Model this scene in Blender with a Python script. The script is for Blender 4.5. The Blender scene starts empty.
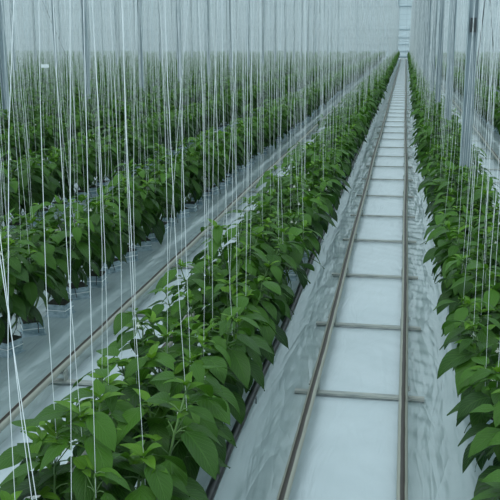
import bpy, math, random
import numpy as np
C = bpy.context.scene.collection
PI = math.pi
rng = random.Random(7)

# ------------------------------------------------------------------ camera
F = 880.0; PITCH = math.atan(210/F); YAW = math.atan(156*math.cos(PITCH)/F); CH = 2.05
cam = bpy.data.cameras.new('camera'); co = bpy.data.objects.new('camera', cam); C.objects.link(co)
cam.sensor_width = 36; cam.lens = F/500*36; cam.clip_end = 400; cam.clip_start = .05
co.location = (0, 0, CH); co.rotation_euler = (PI/2-PITCH, 0, YAW)
bpy.context.scene.camera = co
# ------------------------------------------------------------------ world, sun, exposure
w = bpy.data.worlds.new('overcast_sky'); bpy.context.scene.world = w; w.use_nodes = True
bg = w.node_tree.nodes['Background']; bg.inputs[0].default_value = (.73, .895, .97, 1); bg.inputs[1].default_value = 1.0
sl = bpy.data.lights.new('veiled_sun', 'SUN'); so = bpy.data.objects.new('veiled_sun', sl); C.objects.link(so)
sl.energy = .9; sl.angle = math.radians(45); sl.color = (.93, .98, 1.0)
so.rotation_euler = (math.radians(26), math.radians(-14), 0)
vs = bpy.context.scene.view_settings
vs.view_transform = 'Standard'; vs.look = 'None'; vs.gamma = 1; vs.use_curve_mapping = False; vs.exposure = 0.17

def project(x, y, z):
    c, s = math.cos(YAW), math.sin(YAW); cp, sp = math.cos(PITCH), math.sin(PITCH)
    xr = x*c + y*s; yf = -x*s + y*c; zz = z-CH
    dep = yf*cp - zz*sp
    if dep < .1: return None
    up = yf*sp + zz*cp
    return 250+F*xr/dep, 250-F*up/dep, dep

# ------------------------------------------------------------------ materials
def mat(name, col, rough=.5, spec=.5, metal=0):
    m = bpy.data.materials.new(name); m.use_nodes = True
    b = m.node_tree.nodes['Principled BSDF']
    b.inputs['Base Color'].default_value = (*col, 1); b.inputs['Roughness'].default_value = rough
    b.inputs['Specular IOR Level'].default_value = spec; b.inputs['Metallic'].default_value = metal
    return m, m.node_tree.nodes, m.node_tree.links, b
def noise_col(m, c1, c2, scale=8, stretch=(1,1,1), detail=4, bump=0, lo=.35, hi=.65):
    m, n, l, b = m
    tc = n.new('ShaderNodeTexCoord'); mp = n.new('ShaderNodeMapping'); mp.inputs['Scale'].default_value = stretch
    l.new(tc.outputs['Object'], mp.inputs[0])
    nz = n.new('ShaderNodeTexNoise'); nz.inputs['Scale'].default_value = scale; nz.inputs['Detail'].default_value = detail
    l.new(mp.outputs[0], nz.inputs[0])
    r = n.new('ShaderNodeValToRGB'); r.color_ramp.elements[0].position = lo; r.color_ramp.elements[1].position = hi
    r.color_ramp.elements[0].color = (*c1, 1); r.color_ramp.elements[1].color = (*c2, 1)
    l.new(nz.outputs[0], r.inputs[0]); l.new(r.outputs[0], b.inputs['Base Color'])
    if bump:
        bp = n.new('ShaderNodeBump'); bp.inputs['Strength'].default_value = bump; bp.inputs['Distance'].default_value = .01
        l.new(nz.outputs[0], bp.inputs['Height']); l.new(bp.outputs[0], b.inputs['Normal'])
    return m

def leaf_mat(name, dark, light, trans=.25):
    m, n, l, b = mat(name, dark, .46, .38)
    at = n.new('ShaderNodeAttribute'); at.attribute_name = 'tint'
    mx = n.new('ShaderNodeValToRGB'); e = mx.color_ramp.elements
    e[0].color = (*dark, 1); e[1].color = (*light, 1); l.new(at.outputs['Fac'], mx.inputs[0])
    # veins from the leaf's own coordinates
    uv = n.new('ShaderNodeUVMap'); uv.uv_map = 'UVMap'
    sp = n.new('ShaderNodeSeparateXYZ'); l.new(uv.outputs[0], sp.inputs[0])
    av = n.new('ShaderNodeMath'); av.operation = 'ABSOLUTE'; l.new(sp.outputs[1], av.inputs[0])
    ph = n.new('ShaderNodeMath'); ph.operation = 'MULTIPLY_ADD'; ph.inputs[1].default_value = 9.0
    s2 = n.new('ShaderNodeMath'); s2.operation = 'MULTIPLY'; s2.inputs[1].default_value = -3.2; l.new(av.outputs[0], s2.inputs[0])
    l.new(sp.outputs[0], ph.inputs[0]); l.new(s2.outputs[0], ph.inputs[2])
    fr = n.new('ShaderNodeMath'); fr.operation = 'PINGPONG'; fr.inputs[1].default_value = .5; l.new(ph.outputs[0], fr.inputs[0])
    vein = n.new('ShaderNodeMapRange'); vein.inputs[1].default_value = 0; vein.inputs[2].default_value = .13
    vein.inputs[3].default_value = 1; vein.inputs[4].default_value = 0; l.new(fr.outputs[0], vein.inputs[0])
    mid = n.new('ShaderNodeMapRange'); mid.inputs[1].default_value = 0; mid.inputs[2].default_value = .09
    mid.inputs[3].default_value = 1; mid.inputs[4].default_value = 0; l.new(av.outputs[0], mid.inputs[0])
    mxx = n.new('ShaderNodeMath'); mxx.operation = 'MAXIMUM'; l.new(vein.outputs[0], mxx.inputs[0]); l.new(mid.outputs[0], mxx.inputs[1])
    vc = n.new('ShaderNodeMixRGB'); vc.inputs[2].default_value = (*[min(1, c*1.35+.012) for c in light], 1)
    vf = n.new('ShaderNodeMath'); vf.operation = 'MULTIPLY'; vf.inputs[1].default_value = .30; l.new(mxx.outputs[0], vf.inputs[0])
    l.new(vf.outputs[0], vc.inputs[0]); l.new(mx.outputs[0], vc.inputs[1]); l.new(vc.outputs[0], b.inputs['Base Color'])
    bp = n.new('ShaderNodeBump'); bp.inputs['Strength'].default_value = .5; bp.inputs['Distance'].default_value = .004; bp.invert = True
    l.new(mxx.outputs[0], bp.inputs['Height']); l.new(bp.outputs[0], b.inputs['Normal'])
    tr = n.new('ShaderNodeBsdfTranslucent'); l.new(vc.outputs[0], tr.inputs[0])
    ms = n.new('ShaderNodeMixShader'); ms.inputs[0].default_value = trans
    l.new(b.outputs[0], ms.inputs[1]); l.new(tr.outputs[0], ms.inputs[2])
    l.new(ms.outputs[0], n['Material Output'].inputs[0])
    return m
M = {}
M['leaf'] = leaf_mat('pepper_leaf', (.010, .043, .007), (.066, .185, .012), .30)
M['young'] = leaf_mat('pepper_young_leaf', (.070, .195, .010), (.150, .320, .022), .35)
M['stem'] = noise_col(mat('pepper_stem', (.1, .2, .05), .5), (.05, .11, .03), (.13, .24, .07), 20)
M['string'] = mat('white_twine', (.78, .83, .84), .7, .2)[0]
M['wire'] = mat('galvanised_wire', (.35, .4, .42), .4, .5, .6)[0]
M['post'] = noise_col(mat('galvanised_post', (.2, .26, .28), .5, .4, .25), (.20, .26, .285), (.31, .385, .415), 5, (3, 3, .6))
M['postlip'] = noise_col(mat('post_lip', (.4, .5, .54), .5, .4, .1), (.34, .42, .45), (.45, .54, .57), 5, (3, 3, .6))
M['dark'] = mat('dark_metal', (.035, .045, .05), .5)[0]
M['hose'] = noise_col(mat('black_hose', (.012, .014, .016), .38), (.008, .010, .012), (.03, .033, .036), 12)
M['cube'] = noise_col(mat('block_wrap', (.3, .4, .45), .25), (.22, .33, .38), (.50, .62, .68), 18, (1, 1, 2.5), 3)
M['wool'] = noise_col(mat('block_top', (.05, .05, .04), .9), (.015, .02, .015), (.06, .06, .045), 60)
M['plate'] = noise_col(mat('weathered_plate', (.4, .4, .35), .7), (.27, .30, .29), (.45, .47, .43), 14, (.5, 3, 3))
M['concrete'] = noise_col(mat('aisle_concrete', (.45, .5, .52), .8), (.40, .45, .47), (.52, .56, .58), 2)
M['card'] = mat('white_card', (.85, .9, .9), .6)[0]
M['petal'] = mat('petal', (.62, .66, .58), .6)[0]
M['beam'] = mat('grey_beam', (.25, .33, .36), .5, .4)[0]

# rail: cream paint, worn to dark rust along the tread (top of pipe)
m, n, l, b = mat('rail_paint', (.5, .5, .4), .5, .5)
tc = n.new('ShaderNodeTexCoord'); uvs = n.new('ShaderNodeSeparateXYZ'); l.new(tc.outputs['UV'], uvs.inputs[0])
mp = n.new('ShaderNodeMapping'); mp.inputs['Scale'].default_value = (1, .12, 1); l.new(tc.outputs['Object'], mp.inputs[0])
nz = n.new('ShaderNodeTexNoise'); nz.inputs['Scale'].default_value = 40; nz.inputs['Detail'].default_value = 5; l.new(mp.outputs[0], nz.inputs[0])
ad = n.new('ShaderNodeMath'); ad.operation = 'MULTIPLY_ADD'; ad.inputs[1].default_value = .10
l.new(nz.outputs[0], ad.inputs[0]); l.new(uvs.outputs[0], ad.inputs[2])       # u = 0 top .. 1 bottom
r = n.new('ShaderNodeValToRGB'); r.color_ramp.elements[0].position = .16; r.color_ramp.elements[1].position = .23
r.color_ramp.elements[0].color = (.040, .032, .026, 1); r.color_ramp.elements[1].color = (.40, .41, .35, 1)
l.new(ad.outputs[0], r.inputs[0]); l.new(r.outputs[0], b.inputs['Base Color'])
M['rail'] = m

def film_mat(name, col1, col2, rough, bumpdist, angs, sc):
    m, n, l, b = mat(name, col1, rough, .5)
    tc = n.new('ShaderNodeTexCoord')
    prev = None
    for (a, s, st) in angs:
        mp = n.new('ShaderNodeMapping'); mp.inputs['Rotation'].default_value = (0, 0, a); mp.inputs['Scale'].default_value = (s, s*st, 1)
        l.new(tc.outputs['Object'], mp.inputs[0])
        nz = n.new('ShaderNodeTexNoise'); nz.inputs['Scale'].default_value = 1; nz.inputs['Detail'].default_value = 3.5
        nz.inputs['Roughness'].default_value = .5; nz.inputs['Distortion'].default_value = .7
        l.new(mp.outputs[0], nz.inputs[0])
        # ridged
        s1 = n.new('ShaderNodeMath'); s1.operation = 'SUBTRACT'; s1.inputs[1].default_value = .5; l.new(nz.outputs[0], s1.inputs[0])
        a1 = n.new('ShaderNodeMath'); a1.operation = 'ABSOLUTE'; l.new(s1.outputs[0], a1.inputs[0])
        a2 = n.new('ShaderNodeMath'); a2.operation = 'POWER'; a2.inputs[1].default_value = .85; l.new(a1.outputs[0], a2.inputs[0])
        if prev is None: prev = a2
        else:
            pl = n.new('ShaderNodeMath'); pl.operation = 'ADD'; l.new(prev.outputs[0], pl.inputs[0]); l.new(a2.outputs[0], pl.inputs[1]); prev = pl
    bp = n.new('ShaderNodeBump'); bp.inputs['Strength'].default_value = 1; bp.inputs['Distance'].default_value = bumpdist
    l.new(prev.outputs[0], bp.inputs['Height']); l.new(bp.outputs[0], b.inputs['Normal'])
    n2 = n.new('ShaderNodeTexNoise'); n2.inputs['Scale'].default_value = sc; n2.inputs['Detail'].default_value = 4
    l.new(tc.outputs['Object'], n2.inputs[0])
    r = n.new('ShaderNodeValToRGB'); r.color_ramp.elements[0].position = .3; r.color_ramp.elements[1].position = .7
    r.color_ramp.elements[0].color = (*col1, 1); r.color_ramp.elements[1].color = (*col2, 1)
    l.new(n2.outputs[0], r.inputs[0]); l.new(r.outputs[0], b.inputs['Base Color'])
    return m
M['film_side'] = film_mat('wrinkled_ground_film', (.37, .455, .465), (.44, .53, .54), .19, .015,
                          [(.65, 3.2, .16), (-.5, 4.5, .2), (1.35, 2.2, .2), (.95, 6, .11)], 2.5)
M['film_mid'] = film_mat('taut_ground_film', (.50, .58, .61), (.55, .63, .66), .26, .008,
                         [(.7, 4, .35), (-.9, 7, .22)], 3)
# far wall: translucent white sheet with fine panel joints
m, n, l, b = mat('wall_sheet', (.6, .7, .72), .6, .3)
tc = n.new('ShaderNodeTexCoord')
bt = n.new('ShaderNodeTexBrick'); bt.offset = 0; bt.inputs['Scale'].default_value = 1
bt.inputs['Color1'].default_value = (.52, .63, .66, 1); bt.inputs['Color2'].default_value = (.56, .67, .70, 1); bt.inputs['Mortar'].default_value = (.40, .50, .53, 1)
bt.inputs['Mortar Size'].default_value = .03; bt.inputs['Brick Width'].default_value = 1.0; bt.inputs['Row Height'].default_value = .62
mp = n.new('ShaderNodeMapping'); mp.inputs['Rotation'].default_value = (-PI/2, 0, 0)
l.new(tc.outputs['Object'], mp.inputs[0]); l.new(mp.outputs[0], bt.inputs[0]); l.new(bt.outputs[0], b.inputs['Base Color'])
t = n.new('ShaderNodeBsdfTransparent'); ms = n.new('ShaderNodeMixShader'); ms.inputs[0].default_value = .62
l.new(t.outputs[0], ms.inputs[1]); l.new(b.outputs[0], ms.inputs[2]); l.new(ms.outputs[0], n['Material Output'].inputs[0])
M['wall'] = m
m, n, l, b = mat('roof_glass', (.9, .95, .95), .1)
t = n.new('ShaderNodeBsdfTransparent'); t.inputs[0].default_value = (.95, .97, .97, 1)
ms = n.new('ShaderNodeMixShader'); ms.inputs[0].default_value = .05
l.new(t.outputs[0], ms.inputs[1]); l.new(b.outputs[0], ms.inputs[2]); l.new(ms.outputs[0], n['Material Output'].inputs[0])
M['glass'] = m

# ------------------------------------------------------------------ mesh helpers
def mesh_np(name, V, Q, mats, uv=None, tint=None, matidx=None, smooth=True):
    V = np.asarray(V, dtype=np.float32).reshape(-1, 3); Q = np.asarray(Q, dtype=np.int32)
    k = Q.shape[1]
    me = bpy.data.meshes.new(name)
    me.vertices.add(len(V)); me.vertices.foreach_set('co', V.ravel())
    me.loops.add(Q.size); me.loops.foreach_set('vertex_index', Q.ravel())
    me.polygons.add(len(Q)); me.polygons.foreach_set('loop_start', np.arange(0, Q.size, k, dtype=np.int32))
    if matidx is not None: me.polygons.foreach_set('material_index', np.asarray(matidx, dtype=np.int32))
    me.update(calc_edges=True)
    me.polygons.foreach_set('use_smooth', np.full(len(Q), smooth))
    if uv is not None:
        u = me.uv_layers.new(name='UVMap'); u.data.foreach_set('uv', np.asarray(uv, dtype=np.float32)[Q.ravel()].ravel())
    if tint is not None:
        a = me.attributes.new('tint', 'FLOAT', 'POINT'); a.data.foreach_set('value', np.asarray(tint, dtype=np.float32))
    for mm in (mats if isinstance(mats, list) else [mats]): me.materials.append(mm)
    return me
def link(name, me, parent=None, loc=None):
    o = bpy.data.objects.new(name, me); C.objects.link(o)
    if parent: o.parent = parent
    if loc: o.location = loc
    return o
def tag(o, label=None, cat=None, group=None, kind=None):
    if label: o['label'] = label
    if cat: o['category'] = cat
    if group: o['group'] = group
    if kind: o['kind'] = kind
    return o
class MB:
    def __init__(s): s.V = []; s.Q = []; s.uv = []; s.mi = []
    def box(s, x0, x1, y0, y1, z0, z1, mi=0, rot=None):
        k = len(s.V)
        P = [(x, y, z) for z in (z0, z1) for y in (y0, y1) for x in (x0, x1)]
        s.V += P; s.uv += [(1, 0)]*8
        for q in ((0,2,3,1),(4,5,7,6),(0,1,5,4),(2,6,7,3),(0,4,6,2),(1,3,7,5)): s.Q.append([k+i for i in q]); s.mi.append(mi)
    def tube(s, pts, r, n=8, mi=0, cap=True):
        pts = [np.array(p, float) for p in pts]; k0 = len(s.V)
        rr = r if isinstance(r, (list, tuple)) else [r]*len(pts)
        for i, p in enumerate(pts):
            d = pts[min(i+1, len(pts)-1)] - pts[max(i-1, 0)]; d /= (np.linalg.norm(d)+1e-9)
            ref = np.array((0, 0, 1.)) if abs(d[2]) < .9 else np.array((1., 0, 0))
            a = np.cross(d, ref); a /= np.linalg.norm(a); bb = np.cross(a, d)
            for j in range(n):
                t = 2*PI*j/n
                s.V.append(tuple(p + rr[i]*(math.sin(t)*a + math.cos(t)*bb)))
                s.uv.append((abs(((t/PI+1) % 2)-1), i))
        for i in range(len(pts)-1):
            for j in range(n):
                s.Q.append([k0+i*n+j, k0+i*n+(j+1) % n, k0+(i+1)*n+(j+1) % n, k0+(i+1)*n+j]); s.mi.append(mi)
        if cap:
            for b0, rev in ((k0, 0), (k0+(len(pts)-1)*n, 1)):
                for j in range(1, n-2, 2):
                    q = [b0, b0+j, b0+j+1, b0+j+2]; s.Q.append(q[::-1] if not rev else q); s.mi.append(mi)
    def mesh(s, name, mats, smooth=False):
        return mesh_np(name, s.V, s.Q, mats, uv=s.uv, matidx=s.mi, smooth=smooth)
    def build(s, name, mats, parent=None, loc=None, smooth=False):
        return link(name, s.mesh(name, mats, smooth), parent, loc)

# ------------------------------------------------------------------ layout (metres; rows run along +Y)
PITCHX = 1.545
PATH0 = -.192            # central path
ROW0 = PATH0 + PITCHX/2        # row to the right of the central path
GAUGE = .53; RAILH = .10
YEND = 101.0; WALLY = 107.5
XL, XR = -58.0, 26.0
def rowx(j): return ROW0 + PITCHX*j

# ------------------------------------------------------------------ floor: film in the rows, concrete aisle at the end
def hfun(X, Y):
    d = np.abs(((X-ROW0+PITCHX/2) % PITCHX) - PITCHX/2)           # distance from the nearest row centre
    t = np.clip((.27-d)/.07, 0, 1); t = t*t*(3-2*t)
    h = .045*t
    wr = .004*np.sin(X*23+Y*7+2*np.sin(Y*3.1))*np.sin(Y*11+X*9+1.7*np.sin(X*6)) + .004*np.sin(Y*29+X*17+3*np.sin(Y*2.3+X*4))
    inpath = np.clip((d-.3)/.06, 0, 1); mid = np.clip((d-(PITCHX/2-GAUGE/2)+.02)/.05, 0, 1)
    return h + wr*inpath*(1-.75*mid) - .008*inpath
def grid(xs, ys):
    X, Y = np.meshgrid(xs, ys); V = np.stack([X, Y, hfun(X, Y)], -1).reshape(-1, 3)
    nx, ny = len(xs), len(ys)
    i = (np.arange(ny-1)[:, None]*nx + np.arange(nx-1)[None]).ravel()
    Q = np.stack([i, i+1, i+nx+1, i+nx], -1)
    cx = ((X[:-1, :-1]+X[1:, 1:])/2).ravel()
    d = np.abs(((cx-ROW0+PITCHX/2) % PITCHX) - PITCHX/2)
    return V, Q, (d > PITCHX/2-GAUGE/2).astype(int)
def path_xs(x0, x1, fine):
    xs = []
    j0 = math.floor((x0-ROW0)/PITCHX); j1 = math.ceil((x1-ROW0)/PITCHX)
    off = [-PITCHX/2+GAUGE/2, -.34, -.27, -.235, -.2, .2, .235, .27, .34, PITCHX/2-GAUGE/2]
    for j in range(j0, j1+1):
        for o in off: xs.append(rowx(j)+o)
    xs = sorted(xs)
    if fine:
        xs2 = []
        for a, b_ in zip(xs[:-1], xs[1:]):
            k = max(1, int((b_-a)/.03)); xs2 += [a+(b_-a)*i/k for i in range(k)]
        xs = xs2+[xs[-1]]
    return np.array(xs)
xs = path_xs(-4, 3, True); ys = np.concatenate([np.arange(0, 14, .035), np.arange(14, 40, .12), np.arange(40, YEND+.5, 1.0)])
V1, Q1, m1 = grid(xs, ys)
xa = path_xs(XL, xs[0]-.2, False); xa = np.append(xa[xa < xs[0]-1e-3], xs[0])
xb = path_xs(xs[-1]+.2, XR, False); xb = np.append(xs[-1], xb[xb > xs[-1]+1e-3])
V2, Q2, m2 = grid(xa, ys[::20]); V3, Q3, m3 = grid(xb, ys[::20])
V = np.concatenate([V1, V2, V3]); Q = np.concatenate([Q1, Q2+len(V1), Q3+len(V1)+len(V2)])
fl = link('floor', mesh_np('floor', V, Q, [M['film_side'], M['film_mid']], matidx=np.concatenate([m1, m2, m3])))
tag(fl, kind='structure')
b_ = MB(); b_.box(XL, XR, ys[-1], WALLY+.3, -.12, 0.0); tag(b_.build('trim_1', M['concrete']), kind='structure')

# far wall with girts and mullions
b_ = MB(); b_.box(XL, XR, WALLY, WALLY+.12, 0, 7.6); wl = tag(b_.build('wall_back', M['wall']), kind='structure')
g = MB()
for z, h in ((.12, .14), (.78, .07), (1.55, .06), (2.30, .07), (3.25, .09), (5.85, .12)): g.box(XL, XR, WALLY-.10, WALLY-.005, z-h/2, z+h/2)
g.build('girt', M['beam'], wl)
g = MB(); x = PATH0-.8
k = -14
while x+k*4.8 < XR:
    if x+k*4.8 > XL: g.box(x+k*4.8-.07, x+k*4.8+.07, WALLY-.16, WALLY-.105, 0, 7.6)
    k += 1
g.build('mullion', M['beam'], wl)

# roof: Venlo glass on gutters (just above the frame)
rf = MB()
k = -14
while PATH0+k*4.0 < XR:
    x = PATH0+k*4.0
    if x > XL:
        for a, bb in ((x, x+2), (x+4, x+2)):
            i0 = len(rf.V); rf.V += [(a, -2, 7.3), (bb, -2, 8.1), (bb, WALLY, 8.1), (a, WALLY, 7.3)]; rf.uv += [(0, 0)]*4
            rf.Q.append([i0, i0+1, i0+2, i0+3]); rf.mi.append(0)
        rf.box(x-.09, x+.09, -2, WALLY, 7.1, 7.3, 1)
        rf.box(x+1.97, x+2.03, -2, WALLY, 8.08, 8.14, 1)
    k += 1
tag(rf.build('ceiling', [M['glass'], M['beam']]), kind='structure')

# ------------------------------------------------------------------ heating pipe rails
ORD = 'first second third fourth fifth sixth seventh eighth ninth tenth eleventh twelfth thirteenth fourteenth fifteenth sixteenth seventeenth eighteenth nineteenth'.split()
for tens, tenth in (('twenty', 'twentieth'), ('thirty', 'thirtieth'), ('forty', 'fortieth'), ('fifty', 'fiftieth'), ('sixty', 'sixtieth')):
    ORD += [tenth] + [tens+'-'+o for o in ORD[:9]]
def pathname(j):
    return 'central path' if j == 0 else '%s path %s of the central path' % (ORD[abs(j)-1], 'right' if j > 0 else 'left')
sup_mb = MB()
hw = GAUGE/2+.115
sup_mb.box(-hw, hw, -.022, .022, .004, .018)
for s in (-1, 1):
    c = s*GAUGE/2
    sup_mb.box(c+s*-.028-.004, c+s*-.028+.004, -.03, .03, .018, .085)
    sup_mb.box(c-.03, c+.03, -.03, .03, .066, .074)
sup_me = sup_mb.mesh('support', M['plate'])
def pipe_rail(j):
    x = PATH0+PITCHX*j
    t = link('heating_pipe_rail', None, None, (x, 0, 0))
    tag(t, 'cream pipe rails with rust-worn tops along the ' + pathname(j), 'pipe rail', 'heating pipe rails on the paths')
    rr = random.Random(j+50)
    for s in (-1, 1):
        pts = []; yy = .2
        ph = rr.uniform(0, 6)
        while yy < YEND-1:
            pts.append((s*GAUGE/2 + .004*math.sin(yy*.9+ph) + .007*math.sin(yy*.33+ph*2), yy, RAILH + .002*math.sin(yy*4.4)))
            yy += .35 if yy < 20 else 1.2
        if s == 1:
            pts.append((GAUGE/2, YEND-.7, RAILH))
        else: pts.append((-GAUGE/2, YEND-.7, RAILH))
        mb = MB(); mb.tube(pts, .0255, 16 if abs(j) < 2 else 8); mb.build('rail', M['rail'], t, smooth=True)
    mb = MB(); mb.tube([(-GAUGE/2*math.cos(a), YEND-.7+.22*math.sin(a), RAILH) for a in np.linspace(0, PI, 9)], .0255, 8)
    mb.build('end_bend', M['rail'], t, smooth=True)
    if abs(j) < 3:
        yy = SUP0
        while yy < YEND-1:
            link('support', sup_me, t, (0, yy + rr.uniform(-.05, .05), 0)); yy += SUPD
SUPD = 1.40; SUP0 = 4.85-1.4*3
for j in range(-4, 3): pipe_rail(j)

# ------------------------------------------------------------------ leaf and plant builder
def leaf_template(nu, nv):
    u = np.linspace(0, 1, nu+1); v = np.linspace(-1, 1, nv+1)
    U, Vv = np.meshgrid(u, v, indexing='ij')
    i = (np.arange(nu)[:, None]*(nv+1) + np.arange(nv)[None]).ravel()
    Q = np.stack([i, i+nv+1, i+nv+2, i+1], -1)
    return U.ravel(), Vv.ravel(), Q
def wprof(u):
    u = np.clip(u, 0, 1)
    return u**.6*(1-u)**1.05*2.95
TPL = {0: leaf_template(8, 4), 1: leaf_template(4, 2), 2: leaf_template(3, 2)}
class Plant:
    """numpy leaf collector"""
    def __init__(s): s.V = []; s.Q = []; s.uv = []; s.t = []; s.n = 0
    def leaf(s, base, az, pitch, curl, L, W, roll, tint, lod, fold, wave, twist):
        U, Vv, Q = TPL[lod]
        ns = 12; us = np.linspace(0, 1, ns+1); ph = pitch - curl*us
        rr_ = np.concatenate([[0], np.cumsum(np.cos(ph[:-1]))])/ns*L; zz = np.concatenate([[0], np.cumsum(np.sin(ph[:-1]))])/ns*L
        R = np.interp(U, us, rr_); Z = np.interp(U, us, zz); P = pitch-curl*U
        wv = wprof(U)*W/2*Vv
        h = np.abs(wv)*fold + wave*W*np.sin(U*9+Vv*2)*np.abs(Vv)
        rl = roll + twist*U
        side = wv*np.cos(rl) - h*np.sin(rl); nrm = wv*np.sin(rl) + h*np.cos(rl)
        R2 = R - nrm*np.sin(P); Z2 = Z + nrm*np.cos(P)
        ca, sa = math.cos(az), math.sin(az)
        s.V.append(np.stack([base[0]+R2*ca - side*sa, base[1]+R2*sa + side*ca, base[2]+Z2], -1))
        s.Q.append(Q+s.n); s.uv.append(np.stack([U, Vv], -1)); s.t.append(np.full(len(U), tint)); s.n += len(U)
    def arrays(s): return np.concatenate(s.V), np.concatenate(s.Q), np.concatenate(s.uv), np.concatenate(s.t)

def gen_plant(seed, lod):
    """returns leaves, young leaves, stem MB; origin at the row centre on the bed"""
    r = random.Random(seed); old = Plant(); yng = Plant(); st = MB(); tops = []
    for k in range(5):
        a0 = 2*PI*(k+.5*r.random())/5
        top = (math.cos(a0)*r.uniform(.16, .30), math.sin(a0)*r.uniform(.11, .24), r.uniform(.58, .77))
        pts = []
        nn = 9
        for i in range(nn+1):
            t = i/nn; bow = t**.7
            pts.append(np.array((top[0]*bow + r.uniform(-.012, .012), top[1]*bow + r.uniform(-.012, .012), .10+(top[2]-.10)*t)))
        tops.append(pts[-1])
        if lod == 0: st.tube([tuple(p) for p in pts], [.008-.005*i/nn for i in range(nn+1)], 6)
        az = r.uniform(0, 2*PI)
        for i in range(1, nn+1):
            t = i/nn; p = pts[i]
            cnt = (0, 0, 0, 1, 2, 2, 2, 3, 3, 2)[i]
            for q in range(cnt):
                az += 2.4 + r.uniform(-.4, .4)
                # outward bias
                out = math.atan2(top[1]*1.0, top[0]*1.6); dz = (az-out+PI) % (2*PI)-PI
                a = out + dz*.72
                pl = r.uniform(.04, .10)*(1.1-.5*t)
                pp = r.uniform(.2, .7) - .5*(1-t)
                b0 = p + np.array((math.cos(a)*pl*math.cos(pp), math.sin(a)*pl*math.cos(pp), pl*math.sin(pp)))
                if lod == 0: st.tube([tuple(p), tuple((p+b0)/2+np.array((0, 0, .006))), tuple(b0)], [.0028, .0022, .0018], 4, cap=False)
                L = (r.uniform(.145, .23) if t < .8 else r.uniform(.10, .18))
                if t < .25: L *= .8
                pitch = r.uniform(-.45, .25) - .75*(1-t)**1.0
                curl = r.uniform(.5, 1.25)
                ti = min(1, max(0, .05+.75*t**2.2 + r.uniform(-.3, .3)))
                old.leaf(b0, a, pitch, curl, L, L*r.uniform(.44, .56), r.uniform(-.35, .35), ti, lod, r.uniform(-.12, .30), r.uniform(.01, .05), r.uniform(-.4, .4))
        p = pts[-1]
        for q in range(5 if lod == 0 else 3):
            a = r.uniform(0, 2*PI); L = r.uniform(.045, .095)*(1.25 if lod else 1)
            yng.leaf(p+np.array((0, 0, r.uniform(-.01, .025))), a, r.uniform(.15, 1.0), r.uniform(.3, 1.2), L, L*r.uniform(.38, .5), r.uniform(-.3, .3),
                     r.random(), lod, r.uniform(.1, .5), .02, 0)
        # side shoots
        for q in range(2 if lod == 0 else 1):
            i = r.randint(6, nn-1); a = r.uniform(0, 2*PI); b0 = pts[i]+np.array((math.cos(a)*.05, math.sin(a)*.05, .06))
            if lod == 0: st.tube([tuple(pts[i]), tuple(b0)], .002, 4, cap=False)
            for _ in range(3):
                a2 = r.uniform(0, 2*PI); L = r.uniform(.05, .09)
                yng.leaf(b0, a2, r.uniform(.0, .8), r.uniform(.4, 1.1), L, L*.45, r.uniform(-.3, .3), r.random()*.6, lod, .2, .02, 0)
    return old, yng, st, tops

BEDZ = .04
NV = 8
variants = []
blk = MB()
blk.box(-.088, .088, -.085, .085, .0, .010, 0); blk.box(-.075, .075, -.072, .072, .010, .052, 0); blk.box(-.078, .078, -.075, .075, .052, .058, 2)
blk.box(-.075, .075, -.072, .072, .058, .098, 0); blk.box(-.071, .071, -.068, .068, .098, .108, 1)
blk_me = blk.mesh('growing_block', [M['cube'], M['wool'], M['card']])
dr = MB(); dr.tube([(.10, .03, .03), (.085, .03, .11), (.06, .025, .15), (.035, .02, .13), (.028, .018, .095)], .003, 5)
dr.tube([(.028, .018, .08), (.030, .018, .13)], .005, 6)
dr.tube([(-.04, -.11, .03), (-.05, -.09, .12), (-.035, -.06, .155), (-.02, -.035, .10)], .003, 5)
dr_me = dr.mesh('drip_tube', M['hose'], True)
for v in range(NV):
    o, y, s, tops = gen_plant(100+v, 0)
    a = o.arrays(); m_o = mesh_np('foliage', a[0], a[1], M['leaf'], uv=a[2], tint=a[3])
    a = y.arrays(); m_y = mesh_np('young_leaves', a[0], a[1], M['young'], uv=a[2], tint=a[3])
    m_f = []; rf_ = random.Random(500+v)
    for tp in rf_.sample(tops, (2, 0, 1, 2, 1, 0, 2, 1)[v]):
        fb = MB(); tp = np.array(tp); a = rf_.uniform(0, 2*PI)
        c0 = tp+np.array((math.cos(a)*.05, math.sin(a)*.05, rf_.uniform(-.06, .0)))
        for q in range(6):
            b1 = a+q*PI/3; dr_ = np.array((math.cos(b1), math.sin(b1), 0)); sd = np.array((-math.sin(b1), math.cos(b1), 0))*.005
            e = c0+dr_*.008+np.array((0, 0, -.006)); tip = c0+dr_*.013+np.array((0, 0, -.016)); k_ = len(fb.V)
            fb.V += [tuple(c0), tuple(e+sd), tuple(tip), tuple(e-sd)]; fb.uv += [(0, 0)]*4; fb.Q.append([k_, k_+3, k_+2, k_+1]); fb.mi.append(0)
        fb.tube([tuple(c0-np.array((0, 0, .010))), tuple(c0+np.array((0, 0, .006)))], .0035, 6)
        fb.tube([tuple(c0), tuple((c0+tp)/2+np.array((0, 0, .01))), tuple(tp)], .0013, 4, mi=1, cap=False)
        m_f.append(fb.mesh('flower', [M['petal'], M['stem']]))
    variants.append((m_o, m_y, s.mesh('stem', M['stem'], True), tops, m_f))
low = []
for v in range(NV):
    o, y, s, tops = gen_plant(100+v, 1 if v < 99 else 2)
    low.append((o.arrays(), y.arrays(), tops))

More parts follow.
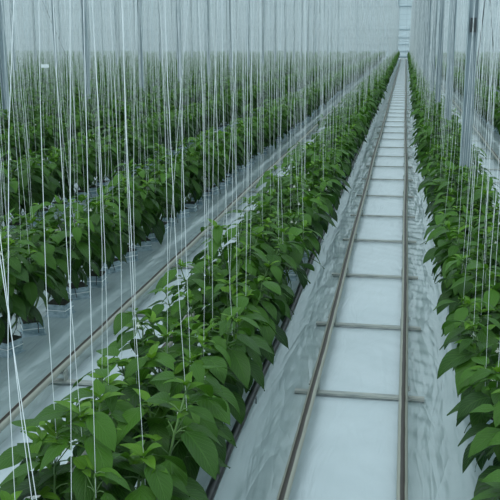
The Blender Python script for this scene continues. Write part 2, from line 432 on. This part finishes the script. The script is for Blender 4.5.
# where the plants stand
PSP = .42
plants = []
for j in range(-36, 9):
    x = rowx(j); rr = random.Random(j*13+5)
    yy = .9 + rr.uniform(0, .3); i = 0
    while yy < YEND-1.0:
        pr = project(x, yy, .7); pb = project(x, yy, .0)
        if pr and -170 < pr[0] < 670 and pr[2] > .9:
            vis = -40 < pr[0] < 540 and pr[1] < 560 and (pr[1] < 500+F*.25/pr[2])
            plants.append(dict(j=j, x=x+rr.uniform(-.03, .03), y=yy+rr.uniform(-.04, .04), vis=vis, d=pr[2], rz=rr.uniform(0, 2*PI),
                               v=rr.randrange(NV), sc=rr.uniform(.92, 1.12)))
        else: rr.random(); rr.random(); rr.random(); rr.random(); rr.random()
        yy += PSP
plants.sort(key=lambda p: p['d'])
near = [p for p in plants if p['vis']][:300]
nid = set(id(p) for p in near)
rest = [p for p in plants if id(p) not in nid]
# near plants in full
def rowlabel(j):
    return '%s row right of the central path' % ORD[j] if j >= 0 else '%s row left of the central path' % ORD[-j-1]
cnt = {}
for p in near:
    c = cnt.get(p['j'], 0); cnt[p['j']] = c+1; p['i'] = c
def place(p):
    m_o, m_y, m_s, tops, m_f = variants[p['v']]
    t = link('pepper_plant', None, None, (p['x'], p['y'], BEDZ)); t.rotation_euler = (0, 0, p['rz']); 
    rl = rowlabel(p['j'])
    lab = 'green pepper plant, %s from the camera in the %s' % (ORD[p['i']], rl)
    tag(t, lab, 'pepper plant', 'pepper plants in the ' + rl)
    link('foliage', m_o, t); link('young_leaves', m_y, t); link('stem', m_s, t); [link('flower', f_, t) for f_ in m_f]
    link('growing_block', blk_me, t); link('drip_tube', dr_me, t)
    # straight up, full size: scale the leaves by the root
    for ch in t.children: 
        if ch.name.split('.')[0] in ('foliage', 'young_leaves', 'stem', 'flower'): ch.scale = (p['sc'],)*3
    return t
for p in near: place(p)
# the rest as one mass
Vs, Qs, Us, Ts, Ms = [], [], [], [], []; n0 = 0
for p in rest:
    c, s = math.cos(p['rz']), math.sin(p['rz']); R = np.array(((c, -s, 0), (s, c, 0), (0, 0, 1)))
    for arr, mi in ((low[p['v']][0], 0), (low[p['v']][1], 1)):
        Vv, Qq, uu, tt = arr
        Vs.append((Vv@R.T)*p['sc'] + np.array((p['x'], p['y'], BEDZ))); Qs.append(Qq+n0); Us.append(uu); Ts.append(tt); Ms.append(np.full(len(Qq), mi)); n0 += len(Vv)
me = mesh_np('pepper_plants', np.concatenate(Vs), np.concatenate(Qs), [M['leaf'], M['young']], uv=np.concatenate(Us), tint=np.concatenate(Ts), matidx=np.concatenate(Ms))
tag(link('pepper_plants', me), 'dense distant pepper plants filling the long rows to the far wall', 'pepper plants', kind='stuff')
bb = MB()
for p in rest:
    if p['d'] < 45:
        x, y = p['x'], p['y']; bb.box(x-.075, x+.075, y-.072, y+.072, BEDZ, BEDZ+.10)
if bb.V: tag(bb.build('growing_blocks', M['cube']), 'pale wrapped growing blocks under the distant pepper plants', 'growing blocks', kind='stuff')

# ------------------------------------------------------------------ black pipe along each front row
def side_pipe(j, side, lab):
    mb = MB(); x = rowx(j)+side*.235
    mb.tube([(x+.006*math.sin(yy*1.3), yy, .20+.012*math.sin(yy*1.9)) for yy in np.arange(.5, YEND-1, .8)], .022, 10)
    t = link('black_pipe', None, None, (0, 0, 0))
    mb.build('pipe', M['hose'], t, smooth=True)
    hk = MB(); hk.box(-.02, -.014, -.004, .004, 0, .17); hk.box(-.02, .012, -.006, .006, .166, .172)
    hm = hk.mesh('stand', M['dark'])
    for yy in np.arange(2.2, 60, 2.4): link('stand', hm, t, (x-.012, yy, .012))
    tag(t, lab, 'pipe', 'black pipes beside the plant rows')
side_pipe(-1, 1, 'black pipe running low along the right side of the front plant row')

# ------------------------------------------------------------------ training strings and their wires
TOPZ = 5.3
wb = {}
for j in range(-36, 9):
    for s in (-1, 1):
        mb = MB(); x = rowx(j)+s*.14
        y0 = 1
        mb.tube([(x, y0, TOPZ), (x, YEND-1, TOPZ)], .002, 4)
        o = mb.build('crop_wire', M['wire'])
        tag(o, '%s thin overhead wire above the %s' % ('left' if s < 0 else 'right', rowlabel(j)), 'wire', 'overhead crop wires')
def string_pts(p, k, r):
    tops = variants[p['v']][3]; t = tops[k % len(tops)]*p['sc']
    c, s = math.cos(p['rz']), math.sin(p['rz'])
    bx, by, bz = p['x']+t[0]*c-t[1]*s, p['y']+t[0]*s+t[1]*c, BEDZ+t[2]-.08
    side = 1 if bx > rowx(p['j']) else -1
    if r.random() < .07: side = -side
    tx = rowx(p['j'])+side*.14; ty = by + r.gauss(0, .07)
    bow = r.gauss(0, .022); bow2 = r.gauss(0, .02); a = r.uniform(0, 6)
    wig = r.gauss(0, .014)
    P = []
    for i in range(9):
        q = i/8
        P.append((bx+(tx-bx)*q+bow*math.sin(PI*q)+wig*math.sin(3*PI*q), by+(ty-by)*q+bow2*math.sin(PI*q)+wig*math.sin(2*PI*q+a)*q*(1-q)*3, bz+(TOPZ-bz)*q))
    return P
allst = []
for p in plants:
    r = random.Random(int(p['x']*1000)*31+int(p['y']*1000))
    n = 3 if r.random() < .6 else 4
    ks = r.sample(range(5), n)
    for k in ks:
        P = string_pts(p, k, r)
        a = project(*P[1])
        vis = bool(a) and 0 < a[0] < 500
        allst.append((p, P, vis))
SR = .0018
rest_s = []; chosen = {}; ns = 0
for (p, P, vis) in allst:
    if vis and ns < 300:
        ns += 1; chosen.setdefault(id(p), (p, []))[1].append(P)
    else: rest_s.append((p['d'], P))
NM = {1: ['white'], 2: ['left white', 'right white'], 3: ['leftmost white', 'middle white', 'rightmost white'],
      4: ['leftmost white', 'second white', 'third white', 'rightmost white']}
for p, L in chosen.values():
    L.sort(key=lambda P: (project(*P[2]) or (0,))[0])
    for P, nm in zip(L, NM[len(L)]):
        mb = MB(); b0 = P[0]
        mb.tube([tuple(np.array(q)-np.array(b0)) for q in P], .0010, 5)
        o = mb.build('training_string', M['string'], None, b0, True)
        rl = rowlabel(p['j'])
        tag(o, '%s string from the %s plant in the %s' % (nm, ORD[p['i']] if 'i' in p else 'nearest', rl), 'string', 'training strings above the ' + rl)
Vs = []; Qs = []; n0 = 0
ang = np.array([0, 2*PI/3, 4*PI/3]); 
quad = []
for d, P in rest_s:
    PP = np.array(P if d < 25 else P[::2]); n = len(PP)
    rad = SR*.8 if d < 12 else .0019
    ring = np.stack([np.cos(ang), np.sin(ang), np.zeros(3)], -1)*rad
    Vs.append((PP[:, None, :]+ring[None]).reshape(-1, 3))
    i = np.arange(n-1)[:, None]*3; jn = np.arange(3)[None]
    q = np.stack([i+jn, i+(jn+1) % 3, i+3+(jn+1) % 3, i+3+jn], -1).reshape(-1, 4)
    Qs.append(q+n0); n0 += n*3
tag(link('training_strings', mesh_np('training_strings', np.concatenate(Vs), np.concatenate(Qs), M['string'])),
    'veil of countless thin pale strings hanging over the distant rows', 'strings', kind='stuff')

# ------------------------------------------------------------------ posts
def post_mesh():
    b1 = MB(); w_, d_ = .048, .06
    b1.box(-w_, w_, -.004, .004, 0, 7.1)                # web of the H section
    f1 = MB()
    f1.box(-w_-.006, -w_, -d_/1.2, d_/1.2, 0, 7.1); f1.box(w_, w_+.006, -d_/1.2, d_/1.2, 0, 7.1)
    c1 = MB(); c1.box(-.03, .03, -.062, -.05, 2.10, 2.25); c1.box(-.02, .02, -.07, -.062, 2.15, 2.19)
    bp = MB(); bp.box(-.09, .09, -.09, .09, 0, .012); bp.tube([(.07, .07, .01), (.07, .07, .035)], .008, 6); bp.tube([(-.07, -.07, .01), (-.07, -.07, .035)], .008, 6)
    return b1.mesh('web', M['post']), f1.mesh('flange', M['postlip']), c1.mesh('clamp', M['dark']), bp.mesh('base_plate', M['plate'])
pm = post_mesh()
def post(x, y, lab, grp, clamp=False):
    t = link('roof_post', None, None, (x, y, .03))
    link('web', pm[0], t); link('flange', pm[1], t); link('base_plate', pm[3], t)
    if clamp: link('clamp', pm[2], t)
    tag(t, lab, 'post', grp)
lines = [(.70, 10.0, 4.45), (-7.2, 15.35, 4.33), (-15.24, 33.5, 4.3), (-23.24, 50, 4.3), (8.76, 60, 4.3)]
for li, (px, y0, dy) in enumerate(lines):
    k = 0; yy = y0
    while yy < YEND:
        nm = ('line over the right-hand row', 'nearest post line across the left rows', 'second post line across the left rows',
              'third post line across the left rows', 'post line at the far right')[li]
        lab = 'grey post, %s from the camera in the %s' % (ORD[k], nm)
        post(px, yy, lab, 'roof posts', clamp=(li == 0 and k == 0))
        yy += dy; k += 1
# diagonal brace cables
def cable(a, b, lab, r_=.006):
    mb = MB(); mb.tube([a, b], r_, 6); tag(mb.build('brace_cable', M['dark']), lab, 'cable', 'diagonal brace cables')
def unproj(px, py, y):     # point on the plane Y = y seen at that pixel
    X = (px-250)/F; U = (250-py)/F
    cp, sp = math.cos(PITCH), math.sin(PITCH); c, s = math.cos(YAW), math.sin(YAW)
    f_ = cp + U*sp; zz = -sp + U*cp         # forward, up components per unit depth
    dx = X*c - f_*s; dy = X*s + f_*c
    t = y/dy; return (dx*t, y, CH+zz*t)
def cab(p0, p1, y, lab, r_):
    a = np.array(unproj(*p0, y)); b2 = np.array(unproj(*p1, y)); d = b2-a
    k = (7.1-a[2])/(d[2]) if abs(d[2]) > 1e-6 else 0
    top = a + d*k; cable(tuple(top), tuple(b2), lab, r_)
cab((42, 0), (68, 60), 40.0, 'thin dark diagonal cable between posts at upper left', .011)
cab((485, 0), (477, 66), 19.0, 'dark slanting cable right of the nearest right-hand post', .010)
cab((490, 0), (494, 60), 23.0, 'thin grey slanting cable at the far right edge', .009)

# two white cards hanging among the strings
def card(px, py, y, wd, ht, lab):
    c = unproj(px, py, y)
    t = link('hanging_card', None, None, c)
    b1 = MB(); b1.box(-wd/2, wd/2, -.004, .004, -ht/2, ht/2); b1.build('card', M['card'], t)
    b2 = MB(); b2.tube([(0, 0, ht/2), (0, 0, TOPZ-c[2])], .002, 5); b2.build('cord', M['string'], t)
    tag(t, lab, 'card')
card(45, 66, 14.0, .13, .055, 'small white card hanging among strings at upper left')
